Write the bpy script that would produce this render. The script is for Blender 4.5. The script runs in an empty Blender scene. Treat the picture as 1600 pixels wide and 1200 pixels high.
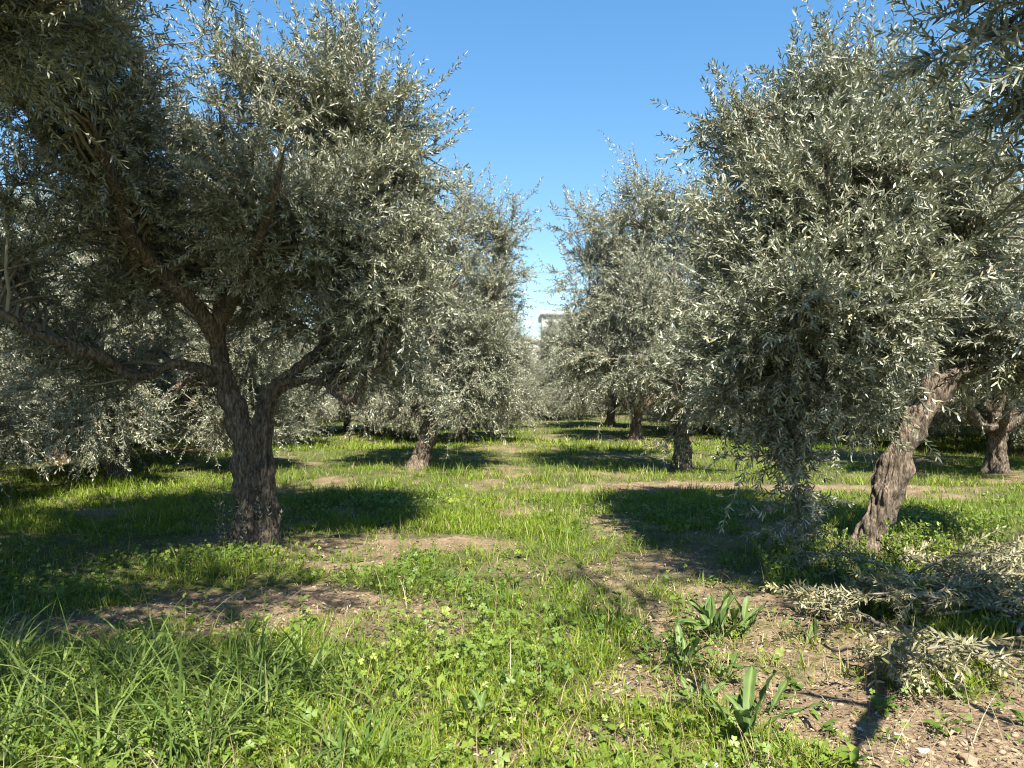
import bpy, math, random
import numpy as np
from mathutils import Vector

# ------------------------------------------------------------------ camera, sky, sun, exposure
scene = bpy.context.scene
R = math.radians
CAM_H = 1.6
FPX = 1164.0            # focal length in photo pixels (1600 wide)
HORIZON = 612.0

cam_data = bpy.data.cameras.new("camera")
cam_data.sensor_width = 36.0
cam_data.lens = 36.0 * FPX / 1600.0
cam_data.clip_start = 0.05
cam_data.clip_end = 3000.0
cam = bpy.data.objects.new("camera", cam_data)
scene.collection.objects.link(cam)
cam.location = (0, 0, CAM_H)
cam.rotation_euler = (R(90) + math.atan((HORIZON - 600) / FPX), 0, 0)
scene.camera = cam

SUN_EL = R(50)
SUN_DIR = Vector((0.20, -1.0, 0)).normalized()      # horizontal direction towards the sun (behind the camera)
world = bpy.data.worlds.new("World")
scene.world = world
world.use_nodes = True
wt = world.node_tree
sky = wt.nodes.new("ShaderNodeTexSky")
sky.sky_type = 'NISHITA'
sky.sun_disc = False
sky.sun_elevation = SUN_EL
sky.sun_rotation = math.atan2(SUN_DIR.x, SUN_DIR.y)
sky.air_density = 1.0
sky.dust_density = 0.0
sky.ozone_density = 1.4
wt.nodes["Background"].inputs[1].default_value = 0.110
gam = wt.nodes.new("ShaderNodeGamma"); gam.inputs[1].default_value = 0.7
sat = wt.nodes.new("ShaderNodeHueSaturation"); sat.inputs["Saturation"].default_value = 1.55
wt.links.new(sky.outputs[0], gam.inputs[0])
wt.links.new(gam.outputs[0], sat.inputs["Color"])
wt.links.new(sat.outputs[0], wt.nodes["Background"].inputs[0])

sun_data = bpy.data.lights.new("sun", 'SUN')
sun_data.energy = 5.0
sun_data.angle = R(0.53)
sun_data.color = (1.0, 0.935, 0.81)
sun = bpy.data.objects.new("sun", sun_data)
scene.collection.objects.link(sun)
to_sun = Vector((SUN_DIR.x * math.cos(SUN_EL), SUN_DIR.y * math.cos(SUN_EL), math.sin(SUN_EL)))
sun.rotation_euler = to_sun.to_track_quat('Z', 'Y').to_euler()

scene.view_settings.view_transform = 'Standard'
scene.view_settings.look = 'None'
scene.view_settings.exposure = 1.70
scene.view_settings.gamma = 1.0
scene.render.engine = 'CYCLES'
scene.cycles.max_bounces = 6
scene.cycles.diffuse_bounces = 3
scene.cycles.transmission_bounces = 4
scene.cycles.use_denoising = True
scene.cycles.filter_width = 1.1

COL = scene.collection

# ------------------------------------------------------------------ helpers
def P(px, py, d):
    """point that stands at photo pixel (px, py) at distance d"""
    return np.array([(px - 800) * d / FPX, d, CAM_H + (HORIZON - py) * d / FPX])

def hash3(ix, iy, iz, seed):
    h = (ix.astype(np.int64) * 374761393 + iy.astype(np.int64) * 668265263 +
         iz.astype(np.int64) * 2147483647 + seed * 1274126177) & 0xFFFFFFFF
    h = ((h ^ (h >> 13)) * 1274126177) & 0xFFFFFFFF
    h = h ^ (h >> 16)
    return (h & 0xFFFFFF) / float(0xFFFFFF)

def noise3(p, seed=0):
    p = np.asarray(p, float)
    i = np.floor(p).astype(np.int64)
    f = p - i
    f = f * f * (3 - 2 * f)
    out = 0
    for dx in (0, 1):
        for dy in (0, 1):
            for dz in (0, 1):
                w = ((f[:, 0] if dx else 1 - f[:, 0]) * (f[:, 1] if dy else 1 - f[:, 1]) *
                     (f[:, 2] if dz else 1 - f[:, 2]))
                out = out + w * hash3(i[:, 0] + dx, i[:, 1] + dy, i[:, 2] + dz, seed)
    return out

def noise2(x, y, seed=0):
    x = np.asarray(x, float); y = np.asarray(y, float)
    return noise3(np.stack([x.ravel(), y.ravel(), np.zeros(x.size)], 1), seed).reshape(x.shape)

def fbm2(x, y, seed=0, oct=4):
    s = 0; a = 0.5
    for k in range(oct):
        s = s + a * noise2(x * 2 ** k, y * 2 ** k, seed + k * 17)
        a *= 0.5
    return s / (1 - 0.5 ** oct)

def unit(v):
    return v / np.maximum(np.linalg.norm(v, axis=-1, keepdims=True), 1e-9)

def ground_z(x, y):
    x = np.asarray(x, float); y = np.asarray(y, float)
    near = 1 / (1 + (np.hypot(x, y) / 60) ** 2)
    z = (fbm2(x * 0.35, y * 0.35, 3, 2) - 0.5) * 0.16 * near
    z += (fbm2(x * 2.1, y * 2.1, 5, 3) - 0.5) * 0.09 * near
    z += (fbm2(x * 9, y * 9, 8, 2) - 0.5) * 0.03 * near
    return z

# bare patches: photo px x0, x1, y0, y1 on the ground
def G(px, py):
    d = CAM_H * FPX / (py - HORIZON)
    return (px - 800) * d / FPX, d
PATCHES = []
def patch(cx, cy, rx, ry, rot=0.0, s=1.0):
    PATCHES.append((cx, cy, rx, ry, rot, s))
patch(-2.1, 5.4, 1.4, 0.62, 0.12)
patch(-3.2, 5.0, .8, 0.35, 0.3, .8)
patch(-0.75, 5.3, 0.5, 0.35, 0.2, .7)
patch(-0.85, 7.9, 0.75, 0.8, 0.5)
patch(-1.5, 7.0, 0.8, 0.45, 0.2)
patch(3.0, 12.6, 3.2, 0.75, 0.0)
patch(6.0, 12.4, 1.8, 0.8, 0.0)
patch(2.35, 3.2, 1.4, 1.05, 0.0, 1.6)
patch(3.3, 3.9, 1.3, 0.55, 0.0, 1.5)
patch(1.75, 3.75, .75, .5, 0.0, 1.3)
patch(1.9, 2.8, 1.1, .6, 0.0, 1.6)
patch(1.25, 6.7, 0.55, 0.6, 0.0)
patch(0.75, 5.0, 0.3, 0.65, 0.3)
patch(0.2, 3.25, 0.28, 0.3, 0.0, .8)
patch(-0.5, 12.8, 0.4, 1.0, 0.0, .6)
patch(-0.9, 18.5, 0.6, 1.0, 0.0, .6)
patch(3.2, 25.5, 1.5, 1.4, 0.0)
patch(2.5, 18.5, 1.2, .8, 0.0, .8)
patch(1.2, 52, 3, 3, 0.0)
patch(0.95, 4.2, .45, .6, 0.2, .75)
patch(0.75, 3.3, .5, .35, 0.0, .6)
patch(-3.0, 8.6, 1.0, 1.0, 0.0, .55)
patch(3.2, 8.4, 1.7, 1.3, 0.0, .5)

def bare(x, y):
    x = np.asarray(x, float); y = np.asarray(y, float)
    wx = (fbm2(x * 1.3, y * 1.3, 21, 4) - .5) * 1.7
    wy = (fbm2(x * 1.3, y * 1.3, 31, 4) - .5) * 1.7
    m = np.zeros_like(x)
    for cx, cy, rx, ry, rot, s in PATCHES:
        u = x + wx - cx; v = y + wy - cy
        c, sn = math.cos(rot), math.sin(rot)
        a = (u * c + v * sn) / rx; b = (-u * sn + v * c) / ry
        m = np.maximum(m, s * np.clip(1.35 - 1.1 * (a * a + b * b), 0, 1))
    n = fbm2(x * 0.9 + 7, y * 0.9, 41, 4)
    m = np.maximum(m, np.clip((n - 0.56) * 6, 0, 1) * 0.8)
    e = noise2(x * 7, y * 7, 45) * .6 + noise2(x * 15, y * 15, 46) * .4
    m = np.clip(m * 1.15 - np.clip(e - .38, 0, 1) * 1.8 * (1 - np.clip(m * 1.2 - .75, 0, .6)), 0, 1)
    return m

def mesh_from(name, verts, faces_list):
    """faces_list: list of int arrays (n, k)"""
    me = bpy.data.meshes.new(name)
    verts = np.ascontiguousarray(verts, dtype=np.float32)
    me.vertices.add(len(verts))
    me.vertices.foreach_set("co", verts.ravel())
    faces_list = [np.asarray(f, np.int32) for f in faces_list if len(f)]
    loops = np.concatenate([f.ravel() for f in faces_list])
    starts = []; o = 0
    for f in faces_list:
        n, k = f.shape
        starts.append(np.arange(n, dtype=np.int32) * k + o)
        o += n * k
    starts = np.concatenate(starts)
    me.loops.add(len(loops))
    me.loops.foreach_set("vertex_index", loops)
    me.polygons.add(len(starts))
    me.polygons.foreach_set("loop_start", starts)
    me.update(calc_edges=True)
    return me

def set_attr(me, name, vals):
    a = me.attributes.new(name, 'FLOAT', 'POINT')
    a.data.foreach_set("value", np.ascontiguousarray(vals, dtype=np.float32))

def smooth(me):
    me.polygons.foreach_set("use_smooth", np.ones(len(me.polygons), dtype=bool))

def link(name, me, mat=None, parent=None, loc=None):
    o = bpy.data.objects.new(name, me)
    COL.objects.link(o)
    if mat is not None:
        me.materials.append(mat)
    if parent is not None:
        o.parent = parent
    if loc is not None:
        o.location = loc
    return o

def tag(o, label=None, cat=None, group=None, kind=None):
    if label: o["label"] = label
    if cat: o["category"] = cat
    if group: o["group"] = group
    if kind: o["kind"] = kind
    return o

def empty(name, loc=(0, 0, 0), rz=0.0):
    o = bpy.data.objects.new(name, None)
    o.empty_display_size = 0.2
    COL.objects.link(o)
    o.location = loc
    o.rotation_euler = (0, 0, rz)
    return o

def copy_tree(o, parent=None):
    c = o.copy(); COL.objects.link(c)
    if parent is not None:
        c.parent = parent
    for ch in list(o.children):
        copy_tree(ch, c)
    return c

class MB:
    """collects vertices and faces of several shapes for one mesh"""
    def __init__(s):
        s.v = []; s.f = {}; s.n = 0; s.a = []
    def add(s, v, faces, attr=None):
        v = np.asarray(v, float)
        for f in faces:
            f = np.asarray(f)
            if len(f):
                s.f.setdefault(f.shape[1], []).append(f + s.n)
        s.v.append(v); s.n += len(v)
        s.a.append(np.full(len(v), 0.5) if attr is None else attr)
    def mesh(s, name):
        me = mesh_from(name, np.concatenate(s.v), [np.concatenate(x) for x in s.f.values()])
        set_attr(me, "rnd", np.concatenate(s.a))
        return me

def tube(pts, rad, sides=6, cap=True):
    pts = np.asarray(pts, float); rad = np.asarray(rad, float)
    n = len(pts)
    t = unit(np.gradient(pts, axis=0))
    ref = np.array([0.31, 0.95, 0.1]) if abs(t[0] @ np.array([0.31, 0.95, 0.1])) < 0.9 else np.array([1., 0, 0])
    u = unit(np.cross(t, ref)); w = np.cross(t, u)
    a = np.arange(sides) * 2 * math.pi / sides
    ring = (np.cos(a)[None, :, None] * u[:, None, :] + np.sin(a)[None, :, None] * w[:, None, :])
    v = (pts[:, None, :] + ring * rad[:, None, None]).reshape(-1, 3)
    i = np.arange(n - 1)[:, None] * sides; j = np.arange(sides)[None, :]; j2 = (j + 1) % sides
    q = np.stack([i + j, i + j2, i + sides + j2, i + sides + j], -1).reshape(-1, 4)
    fs = [q]
    if cap:
        fs.append(np.array([list(range(sides))[::-1]]))
        fs.append(np.array([[(n - 1) * sides + k for k in range(sides)]]))
    return v, fs

def tubes_batch(pts, rad, sides=3):
    """pts (m, n, 3), rad (m, n): m thin tubes"""
    m, n, _ = pts.shape
    t = unit(np.gradient(pts, axis=1))
    ref = np.array([0.31, 0.25, 0.92])
    u = unit(np.cross(t, ref + 0 * t)); w = np.cross(t, u)
    a = np.arange(sides) * 2 * math.pi / sides
    ring = np.cos(a)[None, None, :, None] * u[:, :, None, :] + np.sin(a)[None, None, :, None] * w[:, :, None, :]
    v = (pts[:, :, None, :] + ring * rad[:, :, None, None]).reshape(-1, 3)
    b = (np.arange(m) * n * sides)[:, None, None]
    i = (np.arange(n - 1) * sides)[None, :, None]; j = np.arange(sides)[None, None, :]; j2 = (j + 1) % sides
    q = np.stack([b + i + j, b + i + j2, b + i + sides + j2, b + i + sides + j], -1).reshape(-1, 4)
    return v, [q]

def smooth_path(pts, n):
    """Catmull-Rom through control points"""
    p = np.asarray(pts, float)
    p = np.vstack([2 * p[0] - p[1], p, 2 * p[-1] - p[-2]])
    seg = len(p) - 3
    ts = np.linspace(0, seg - 1e-6, n)
    k = ts.astype(int); f = (ts - k)[:, None]
    a, b, c, d = p[k], p[k + 1], p[k + 2], p[k + 3]
    return 0.5 * (2 * b + (c - a) * f + (2 * a - 5 * b + 4 * c - d) * f ** 2 + (3 * b - a - 3 * c + d) * f ** 3)

# ------------------------------------------------------------------ materials
def new_mat(name):
    m = bpy.data.materials.new(name)
    m.use_nodes = True
    nt = m.node_tree
    return m, nt, nt.nodes["Principled BSDF"], nt.nodes["Material Output"]

def N(nt, kind, **kw):
    n = nt.nodes.new(kind)
    for k, v in kw.items():
        setattr(n, k, v)
    return n

def ramp(nt, fac, stops):
    r = nt.nodes.new("ShaderNodeValToRGB")
    e = r.color_ramp.elements
    while len(e) < len(stops):
        e.new(0.5)
    for el, (p, c) in zip(e, stops):
        el.position = p; el.color = (*c, 1)
    nt.links.new(fac, r.inputs[0])
    return r.outputs[0]

def leaf_mat(name, top, under, rough=0.45, trans=0.22, spec=0.5, trans_col=None):
    m, nt, b, out = new_mat(name)
    at = N(nt, "ShaderNodeAttribute", attribute_name="rnd")
    ctop = ramp(nt, at.outputs["Fac"], top)
    geo = N(nt, "ShaderNodeNewGeometry")
    col = ctop
    if under:
        cu = ramp(nt, at.outputs["Fac"], under)
        mx = N(nt, "ShaderNodeMix", data_type='RGBA')
        nt.links.new(geo.outputs["Backfacing"], mx.inputs[0])
        nt.links.new(ctop, mx.inputs[6]); nt.links.new(cu, mx.inputs[7])
        col = mx.outputs[2]
    nt.links.new(col, b.inputs["Base Color"])
    b.inputs["Roughness"].default_value = rough
    b.inputs["Specular IOR Level"].default_value = spec
    tr = N(nt, "ShaderNodeBsdfTranslucent")
    if trans_col:
        tr.inputs[0].default_value = (*trans_col, 1)
    else:
        nt.links.new(ctop, tr.inputs[0])
    ms = N(nt, "ShaderNodeMixShader")
    ms.inputs[0].default_value = trans
    nt.links.new(b.outputs[0], ms.inputs[1]); nt.links.new(tr.outputs[0], ms.inputs[2])
    nt.links.new(ms.outputs[0], out.inputs[0])
    return m

M = {}
M['olive_leaf'] = leaf_mat("olive_leaf",
    [(0, (0.046, 0.058, 0.032)), (0.5, (0.112, 0.124, 0.073)), (0.95, (0.22, 0.23, 0.15)), (1, (0.34, 0.29, 0.14))],
    [(0, (0.28, 0.29, 0.225)), (1, (0.42, 0.425, 0.34))], rough=0.46, trans=0.12, spec=0.65, trans_col=(0.17, 0.20, 0.08))
M['cut_leaf'] = leaf_mat("cut_leaf",
    [(0, (0.075, 0.08, 0.03)), (0.6, (0.155, 0.15, 0.065)), (1, (0.30, 0.25, 0.13))],
    [(0, (0.20, 0.19, 0.11)), (1, (0.40, 0.365, 0.24))], rough=0.5, trans=0.12, spec=0.4, trans_col=(0.22, 0.22, 0.09))
M['grass'] = leaf_mat("grass_blade",
    [(0, (0.065, 0.12, 0.010)), (0.4, (0.135, 0.205, 0.015)), (0.8, (0.235, 0.29, 0.026)), (1, (0.36, 0.30, 0.14))],
    None, rough=0.5, trans=0.33, spec=0.35)
M['tall_grass'] = leaf_mat("tall_grass_blade",
    [(0, (0.06, 0.11, 0.022)), (0.6, (0.135, 0.195, 0.04)), (0.94, (0.23, 0.28, 0.08)), (1, (0.38, 0.32, 0.16))],
    None, rough=0.58, trans=0.3, spec=0.3)
M['clover'] = leaf_mat("clover_leaf",
    [(0, (0.06, 0.11, 0.016)), (0.6, (0.125, 0.19, 0.026)), (1, (0.23, 0.27, 0.045))], None, rough=0.5, trans=0.28, spec=0.4)
M['dock'] = leaf_mat("dock_leaf",
    [(0, (0.06, 0.11, 0.025)), (0.6, (0.11, 0.17, 0.045)), (1, (0.20, 0.25, 0.085))], None, rough=0.55, trans=0.25, spec=0.3)
M['weed'] = leaf_mat("weed_leaf",
    [(0, (0.075, 0.13, 0.02)), (0.7, (0.15, 0.215, 0.035)), (1, (0.26, 0.29, 0.06))], None, rough=0.5, trans=0.3, spec=0.35)
M['litter'] = leaf_mat("dry_leaf",
    [(0, (0.08, 0.058, 0.037)), (0.5, (0.18, 0.135, 0.085)), (0.88, (0.33, 0.255, 0.165)), (1, (0.48, 0.40, 0.29))],
    None, rough=0.75, trans=0.08, spec=0.2)

def bark_mat():
    m, nt, b, out = new_mat("olive_bark")
    tc = N(nt, "ShaderNodeTexCoord")
    mp = N(nt, "ShaderNodeMapping"); mp.inputs["Scale"].default_value = (11, 11, 2.2)
    nt.links.new(tc.outputs["Object"], mp.inputs[0])
    n1 = N(nt, "ShaderNodeTexNoise"); n1.inputs["Scale"].default_value = 2.4; n1.inputs["Detail"].default_value = 9
    n1.inputs["Roughness"].default_value = 0.68; n1.inputs["Distortion"].default_value = 1.2
    n1.noise_type = 'RIDGED_MULTIFRACTAL'
    nt.links.new(mp.outputs[0], n1.inputs[0])
    n2 = N(nt, "ShaderNodeTexNoise"); n2.inputs["Scale"].default_value = 45; n2.inputs["Detail"].default_value = 6
    n2.inputs["Roughness"].default_value = 0.7
    mp2 = N(nt, "ShaderNodeMapping"); mp2.inputs["Scale"].default_value = (1, 1, .3)
    nt.links.new(tc.outputs["Object"], mp2.inputs[0])
    nt.links.new(mp2.outputs[0], n2.inputs[0])
    n3 = N(nt, "ShaderNodeTexNoise"); n3.inputs["Scale"].default_value = 5; n3.inputs["Detail"].default_value = 4
    nt.links.new(tc.outputs["Object"], n3.inputs[0])
    c1 = ramp(nt, n2.outputs[0], [(0.30, (0.022, 0.018, 0.015)), (0.48, (0.105, 0.086, 0.070)), (0.72, (0.32, 0.27, 0.215))])
    c2 = ramp(nt, n3.outputs[0], [(0.3, (0.6, 0.58, 0.56)), (0.7, (1.25, 1.2, 1.12))])
    c3 = ramp(nt, n1.outputs[0], [(0.15, (1.1, 1.08, 1.05)), (0.75, (0.5, 0.47, 0.45))])
    mul = N(nt, "ShaderNodeMix", data_type='RGBA', blend_type='MULTIPLY'); mul.inputs[0].default_value = 0.8
    nt.links.new(c1, mul.inputs[6]); nt.links.new(c2, mul.inputs[7])
    mul2 = N(nt, "ShaderNodeMix", data_type='RGBA', blend_type='MULTIPLY'); mul2.inputs[0].default_value = 0.7
    nt.links.new(mul.outputs[2], mul2.inputs[6]); nt.links.new(c3, mul2.inputs[7])
    nt.links.new(mul2.outputs[2], b.inputs["Base Color"])
    b.inputs["Roughness"].default_value = 0.92
    b.inputs["Specular IOR Level"].default_value = 0.2
    sb = N(nt, "ShaderNodeMath", operation='MULTIPLY_ADD'); sb.inputs[1].default_value = -0.8
    nt.links.new(n1.outputs[0], sb.inputs[0]); nt.links.new(n2.outputs[0], sb.inputs[2])
    bp = N(nt, "ShaderNodeBump"); bp.inputs["Strength"].default_value = 1.0; bp.inputs["Distance"].default_value = 0.025
    nt.links.new(sb.outputs[0], bp.inputs["Height"])
    nt.links.new(bp.outputs[0], b.inputs["Normal"])
    return m
M['bark'] = bark_mat()

def twig_mat():
    m, nt, b, out = new_mat("twig_bark")
    at = N(nt, "ShaderNodeAttribute", attribute_name="rnd")
    c = ramp(nt, at.outputs["Fac"], [(0, (0.13, 0.105, 0.08)), (0.5, (0.22, 0.19, 0.14)), (1, (0.32, 0.30, 0.22))])
    nt.links.new(c, b.inputs["Base Color"]); b.inputs["Roughness"].default_value = 0.8
    return m
M['twig'] = twig_mat()

def ground_mat():
    m, nt, b, out = new_mat("grove_soil")
    at = N(nt, "ShaderNodeAttribute", attribute_name="bare")
    tc = N(nt, "ShaderNodeTexCoord")
    n1 = N(nt, "ShaderNodeTexNoise"); n1.inputs["Scale"].default_value = 3.0; n1.inputs["Detail"].default_value = 10
    n1.inputs["Roughness"].default_value = 0.72
    n2 = N(nt, "ShaderNodeTexNoise"); n2.inputs["Scale"].default_value = 38.0; n2.inputs["Detail"].default_value = 6
    n2.inputs["Roughness"].default_value = 0.75
    n3 = N(nt, "ShaderNodeTexVoronoi"); n3.inputs["Scale"].default_value = 42.0
    for n in (n1, n2, n3):
        nt.links.new(tc.outputs["Object"], n.inputs["Vector"])
    soil = ramp(nt, n1.outputs[0], [(0.3, (0.15, 0.108, 0.067)), (0.52, (0.25, 0.183, 0.117)), (0.75, (0.36, 0.28, 0.19))])
    fine = ramp(nt, n2.outputs[0], [(0.3, (0.30, 0.27, 0.25)), (0.52, (0.9, 0.9, 0.9)), (0.72, (1.5, 1.45, 1.35))])
    mul = N(nt, "ShaderNodeMix", data_type='RGBA', blend_type='MULTIPLY'); mul.inputs[0].default_value = 0.85
    nt.links.new(soil, mul.inputs[6]); nt.links.new(fine, mul.inputs[7])
    veg = ramp(nt, n2.outputs[0], [(0.3, (0.045, 0.05, 0.018)), (0.55, (0.09, 0.095, 0.035)), (0.8, (0.19, 0.16, 0.085))])
    mx = N(nt, "ShaderNodeMix", data_type='RGBA')
    nt.links.new(at.outputs["Fac"], mx.inputs[0])
    nt.links.new(veg, mx.inputs[6]); nt.links.new(mul.outputs[2], mx.inputs[7])
    nt.links.new(mx.outputs[2], b.inputs["Base Color"])
    b.inputs["Roughness"].default_value = 0.95
    b.inputs["Specular IOR Level"].default_value = 0.15
    ad = N(nt, "ShaderNodeMath", operation='MULTIPLY_ADD'); ad.inputs[1].default_value = 0.6
    nt.links.new(n3.outputs["Distance"], ad.inputs[0]); nt.links.new(n2.outputs[0], ad.inputs[2])
    bp = N(nt, "ShaderNodeBump"); bp.inputs["Strength"].default_value = 0.8; bp.inputs["Distance"].default_value = 0.025
    nt.links.new(ad.outputs[0], bp.inputs["Height"])
    nt.links.new(bp.outputs[0], b.inputs["Normal"])
    return m
M['ground'] = ground_mat()

def plain_mat(name, col, rough=0.8, var=0.15, scale=6.0):
    m, nt, b, out = new_mat(name)
    tc = N(nt, "ShaderNodeTexCoord")
    n1 = N(nt, "ShaderNodeTexNoise"); n1.inputs["Scale"].default_value = scale; n1.inputs["Detail"].default_value = 5
    nt.links.new(tc.outputs["Object"], n1.inputs[0])
    lo = tuple(c * (1 - var) for c in col); hi = tuple(min(1, c * (1 + var)) for c in col)
    nt.links.new(ramp(nt, n1.outputs[0], [(0.3, lo), (0.7, hi)]), b.inputs["Base Color"])
    b.inputs["Roughness"].default_value = rough
    return m
M['stone'] = plain_mat("pale_stone", (0.62, 0.60, 0.56), 0.9, 0.2, 30)
M['clod'] = plain_mat("soil_clod", (0.27, 0.19, 0.125), 0.95, 0.4, 14)
M['render_wall'] = plain_mat("grey_render", (0.42, 0.43, 0.43), 0.9, 0.06, 1)
M['white_wall'] = plain_mat("white_render", (0.72, 0.71, 0.68), 0.9, 0.05, 1)
M['glass'] = plain_mat("dark_window_glass", (0.05, 0.06, 0.07), 0.15, 0.1, 1)

# ------------------------------------------------------------------ ground
def build_ground():
    def axis(lo, hi, n, c, k):
        t = np.linspace(math.asinh((lo - c) / k), math.asinh((hi - c) / k), n)
        return c + k * np.sinh(t)
    xs = axis(-600, 600, 420, 0.5, 2.2)
    ys = axis(-40, 900, 420, 4.0, 1.8)
    X, Y = np.meshgrid(xs, ys)
    Z = ground_z(X, Y)
    nx, ny = len(xs), len(ys)
    v = np.stack([X.ravel(), Y.ravel(), Z.ravel()], 1)
    i = np.arange(ny - 1)[:, None] * nx + np.arange(nx - 1)[None, :]
    q = np.stack([i, i + 1, i + nx + 1, i + nx], -1).reshape(-1, 4)
    me = mesh_from("ground", v, [q])
    smooth(me)
    set_attr(me, "bare", bare(X, Y).ravel())
    o = link("ground", me, M['ground'])
    tag(o, "grove floor of bare brown soil patches between green grass", "ground", kind="structure")
build_ground()

# ------------------------------------------------------------------ leaves
LEAF6 = (np.array([[0, 0, 0], [.28, .46, .05], [.28, -.46, .05], [.7, .40, .03], [.7, -.40, .03], [1, 0, -.07]]),
         [np.array([[0, 2, 1], [3, 4, 5]]), np.array([[1, 2, 4, 3]])])
LEAF4 = (np.array([[0, 0, 0], [.45, .5, .04], [.45, -.5, .04], [1, 0, -.04]]), [np.array([[0, 2, 3, 1]])])

def place_leaves(tmpl, pos, axis, nrm, length, width, rnd):
    tv, tf = tmpl
    n = len(pos); k = len(tv)
    side = unit(np.cross(nrm, axis)); nrm = np.cross(axis, side)
    v = (pos[:, None, :] + length[:, None, None] * (tv[None, :, 0, None] * axis[:, None, :] + tv[None, :, 2, None] * nrm[:, None, :])
         + width[:, None, None] * tv[None, :, 1, None] * side[:, None, :]).reshape(-1, 3)
    off = (np.arange(n) * k)[:, None, None]
    fs = [(f[None] + off).reshape(-1, f.shape[1]) for f in tf]
    return v, fs, np.repeat(rnd, k)

def shoots_to_mesh(rng, o, d, ln, droop, tmpl, leaf_len, leaf_w, spacing, up_bias=0.7, ground_fn=None):
    """leafy shoots: origins o, directions d, lengths ln, bend vectors droop -> (leaf verts...), twig paths"""
    m = len(o)
    kmax = int(ln.max() / spacing) + 1
    s = (np.arange(kmax) + 0.6) * spacing
    idx, kk = np.nonzero(s[None, :] < ln[:, None])
    sv = s[kk]
    # bend grows with the square of the way along
    def at(i, t):
        return o[i] + d[i] * t[:, None] + droop[i] * (t[:, None] ** 2)
    tan = unit(d[idx] + 2 * droop[idx] * sv[:, None])
    base = at(idx, sv)
    ref = unit(rng.normal(size=(m, 3)))[idx]
    u = unit(np.cross(tan, ref)); w = np.cross(tan, u)
    ang = (kk % 2) * (math.pi / 2) + rng.normal(0, .35, len(idx))
    pos, ax = [], []
    for sg in (0, math.pi):
        sd = np.cos(ang + sg)[:, None] * u + np.sin(ang + sg)[:, None] * w
        a = unit(tan * rng.uniform(.45, 1.0, (len(idx), 1)) + sd * .75 + rng.normal(0, .16, sd.shape))
        pos.append(base); ax.append(a)
    tipi = np.arange(m)
    pos.append(at(tipi, ln)); ax.append(unit(d + 2 * droop * ln[:, None]))
    pos = np.concatenate(pos); ax = np.concatenate(ax)
    nr = np.array([0, 0, up_bias]) + rng.normal(0, .7, pos.shape)
    n = len(pos)
    L = leaf_len * rng.uniform(.55, 1.2, n); W = leaf_w * rng.uniform(.75, 1.15, n)
    rnd = rng.random(n)
    leaves = place_leaves(tmpl, pos, ax, nr, L, W, rnd)
    ts = np.linspace(0, 1, 4)
    tp = np.stack([o + d * (ln * t)[:, None] + droop * ((ln * t) ** 2)[:, None] for t in ts], 1)
    return leaves, tp

# ------------------------------------------------------------------ olive trees
def fuse(name, tubes, voxel, amp, seed):
    """fuse trunk and limb tubes into one bark surface, then furrow it"""
    mb = MB()
    for pts, rad in tubes:
        n = max(6, len(pts) * 4)
        p = smooth_path(pts, n)
        r = np.interp(np.linspace(0, 1, n), np.linspace(0, 1, len(rad)), rad)
        if rad[-1] < .08:
            r = r * np.clip((1.02 - np.linspace(0, 1, n)) / .25, .1, 1)
        v, f = tube(p, r, 14)
        mb.add(v, f)
    me = mb.mesh("tmp")
    ob = bpy.data.objects.new("tmp", me); COL.objects.link(ob)
    md = ob.modifiers.new("r", 'REMESH'); md.mode = 'VOXEL'; md.voxel_size = voxel
    dg = bpy.context.evaluated_depsgraph_get()
    out = bpy.data.meshes.new_from_object(ob.evaluated_get(dg))
    bpy.data.objects.remove(ob); bpy.data.meshes.remove(me)
    out.name = name
    nv = len(out.vertices)
    co = np.empty(nv * 3, np.float32); out.vertices.foreach_get("co", co); co = co.reshape(-1, 3).astype(float)
    no = np.empty(nv * 3, np.float32); out.vertices.foreach_get("normal", no); no = no.reshape(-1, 3).astype(float)
    thick = np.clip(1.3 - co[:, 2] / 2.4, 0.15, 1)
    q = co * np.array([7, 7, 1.5])
    q2 = co * np.array([22, 22, 3.5])
    f1 = noise3(q, seed); f2 = noise3(q2, seed + 1); f3 = noise3(co * np.array([5, 5, 5]), seed + 2)
    ridge = np.abs(f1 - .5) * 2
    ang = np.arctan2(co[:, 1], co[:, 0] - .12 * co[:, 2]) + co[:, 2] * .9
    flute = np.abs(np.sin(ang * 2.5 + 2.5 * (f3 - .5)))
    knot = np.clip(noise3(co * np.array([6, 6, 4]) + 31, seed + 5) - .62, 0, 1) * 5
    disp = (ridge - .45) * 1.2 + (np.abs(f2 - .5) * 2 - .45) * 1.0 + (f3 - .5) * .8 + (flute - .65) * .9 + knot * .3
    co = co + no * (disp * amp * thick)[:, None]
    out.vertices.foreach_set("co", np.ascontiguousarray(co, np.float32).ravel())
    smooth(out); out.update()
    return out

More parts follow.
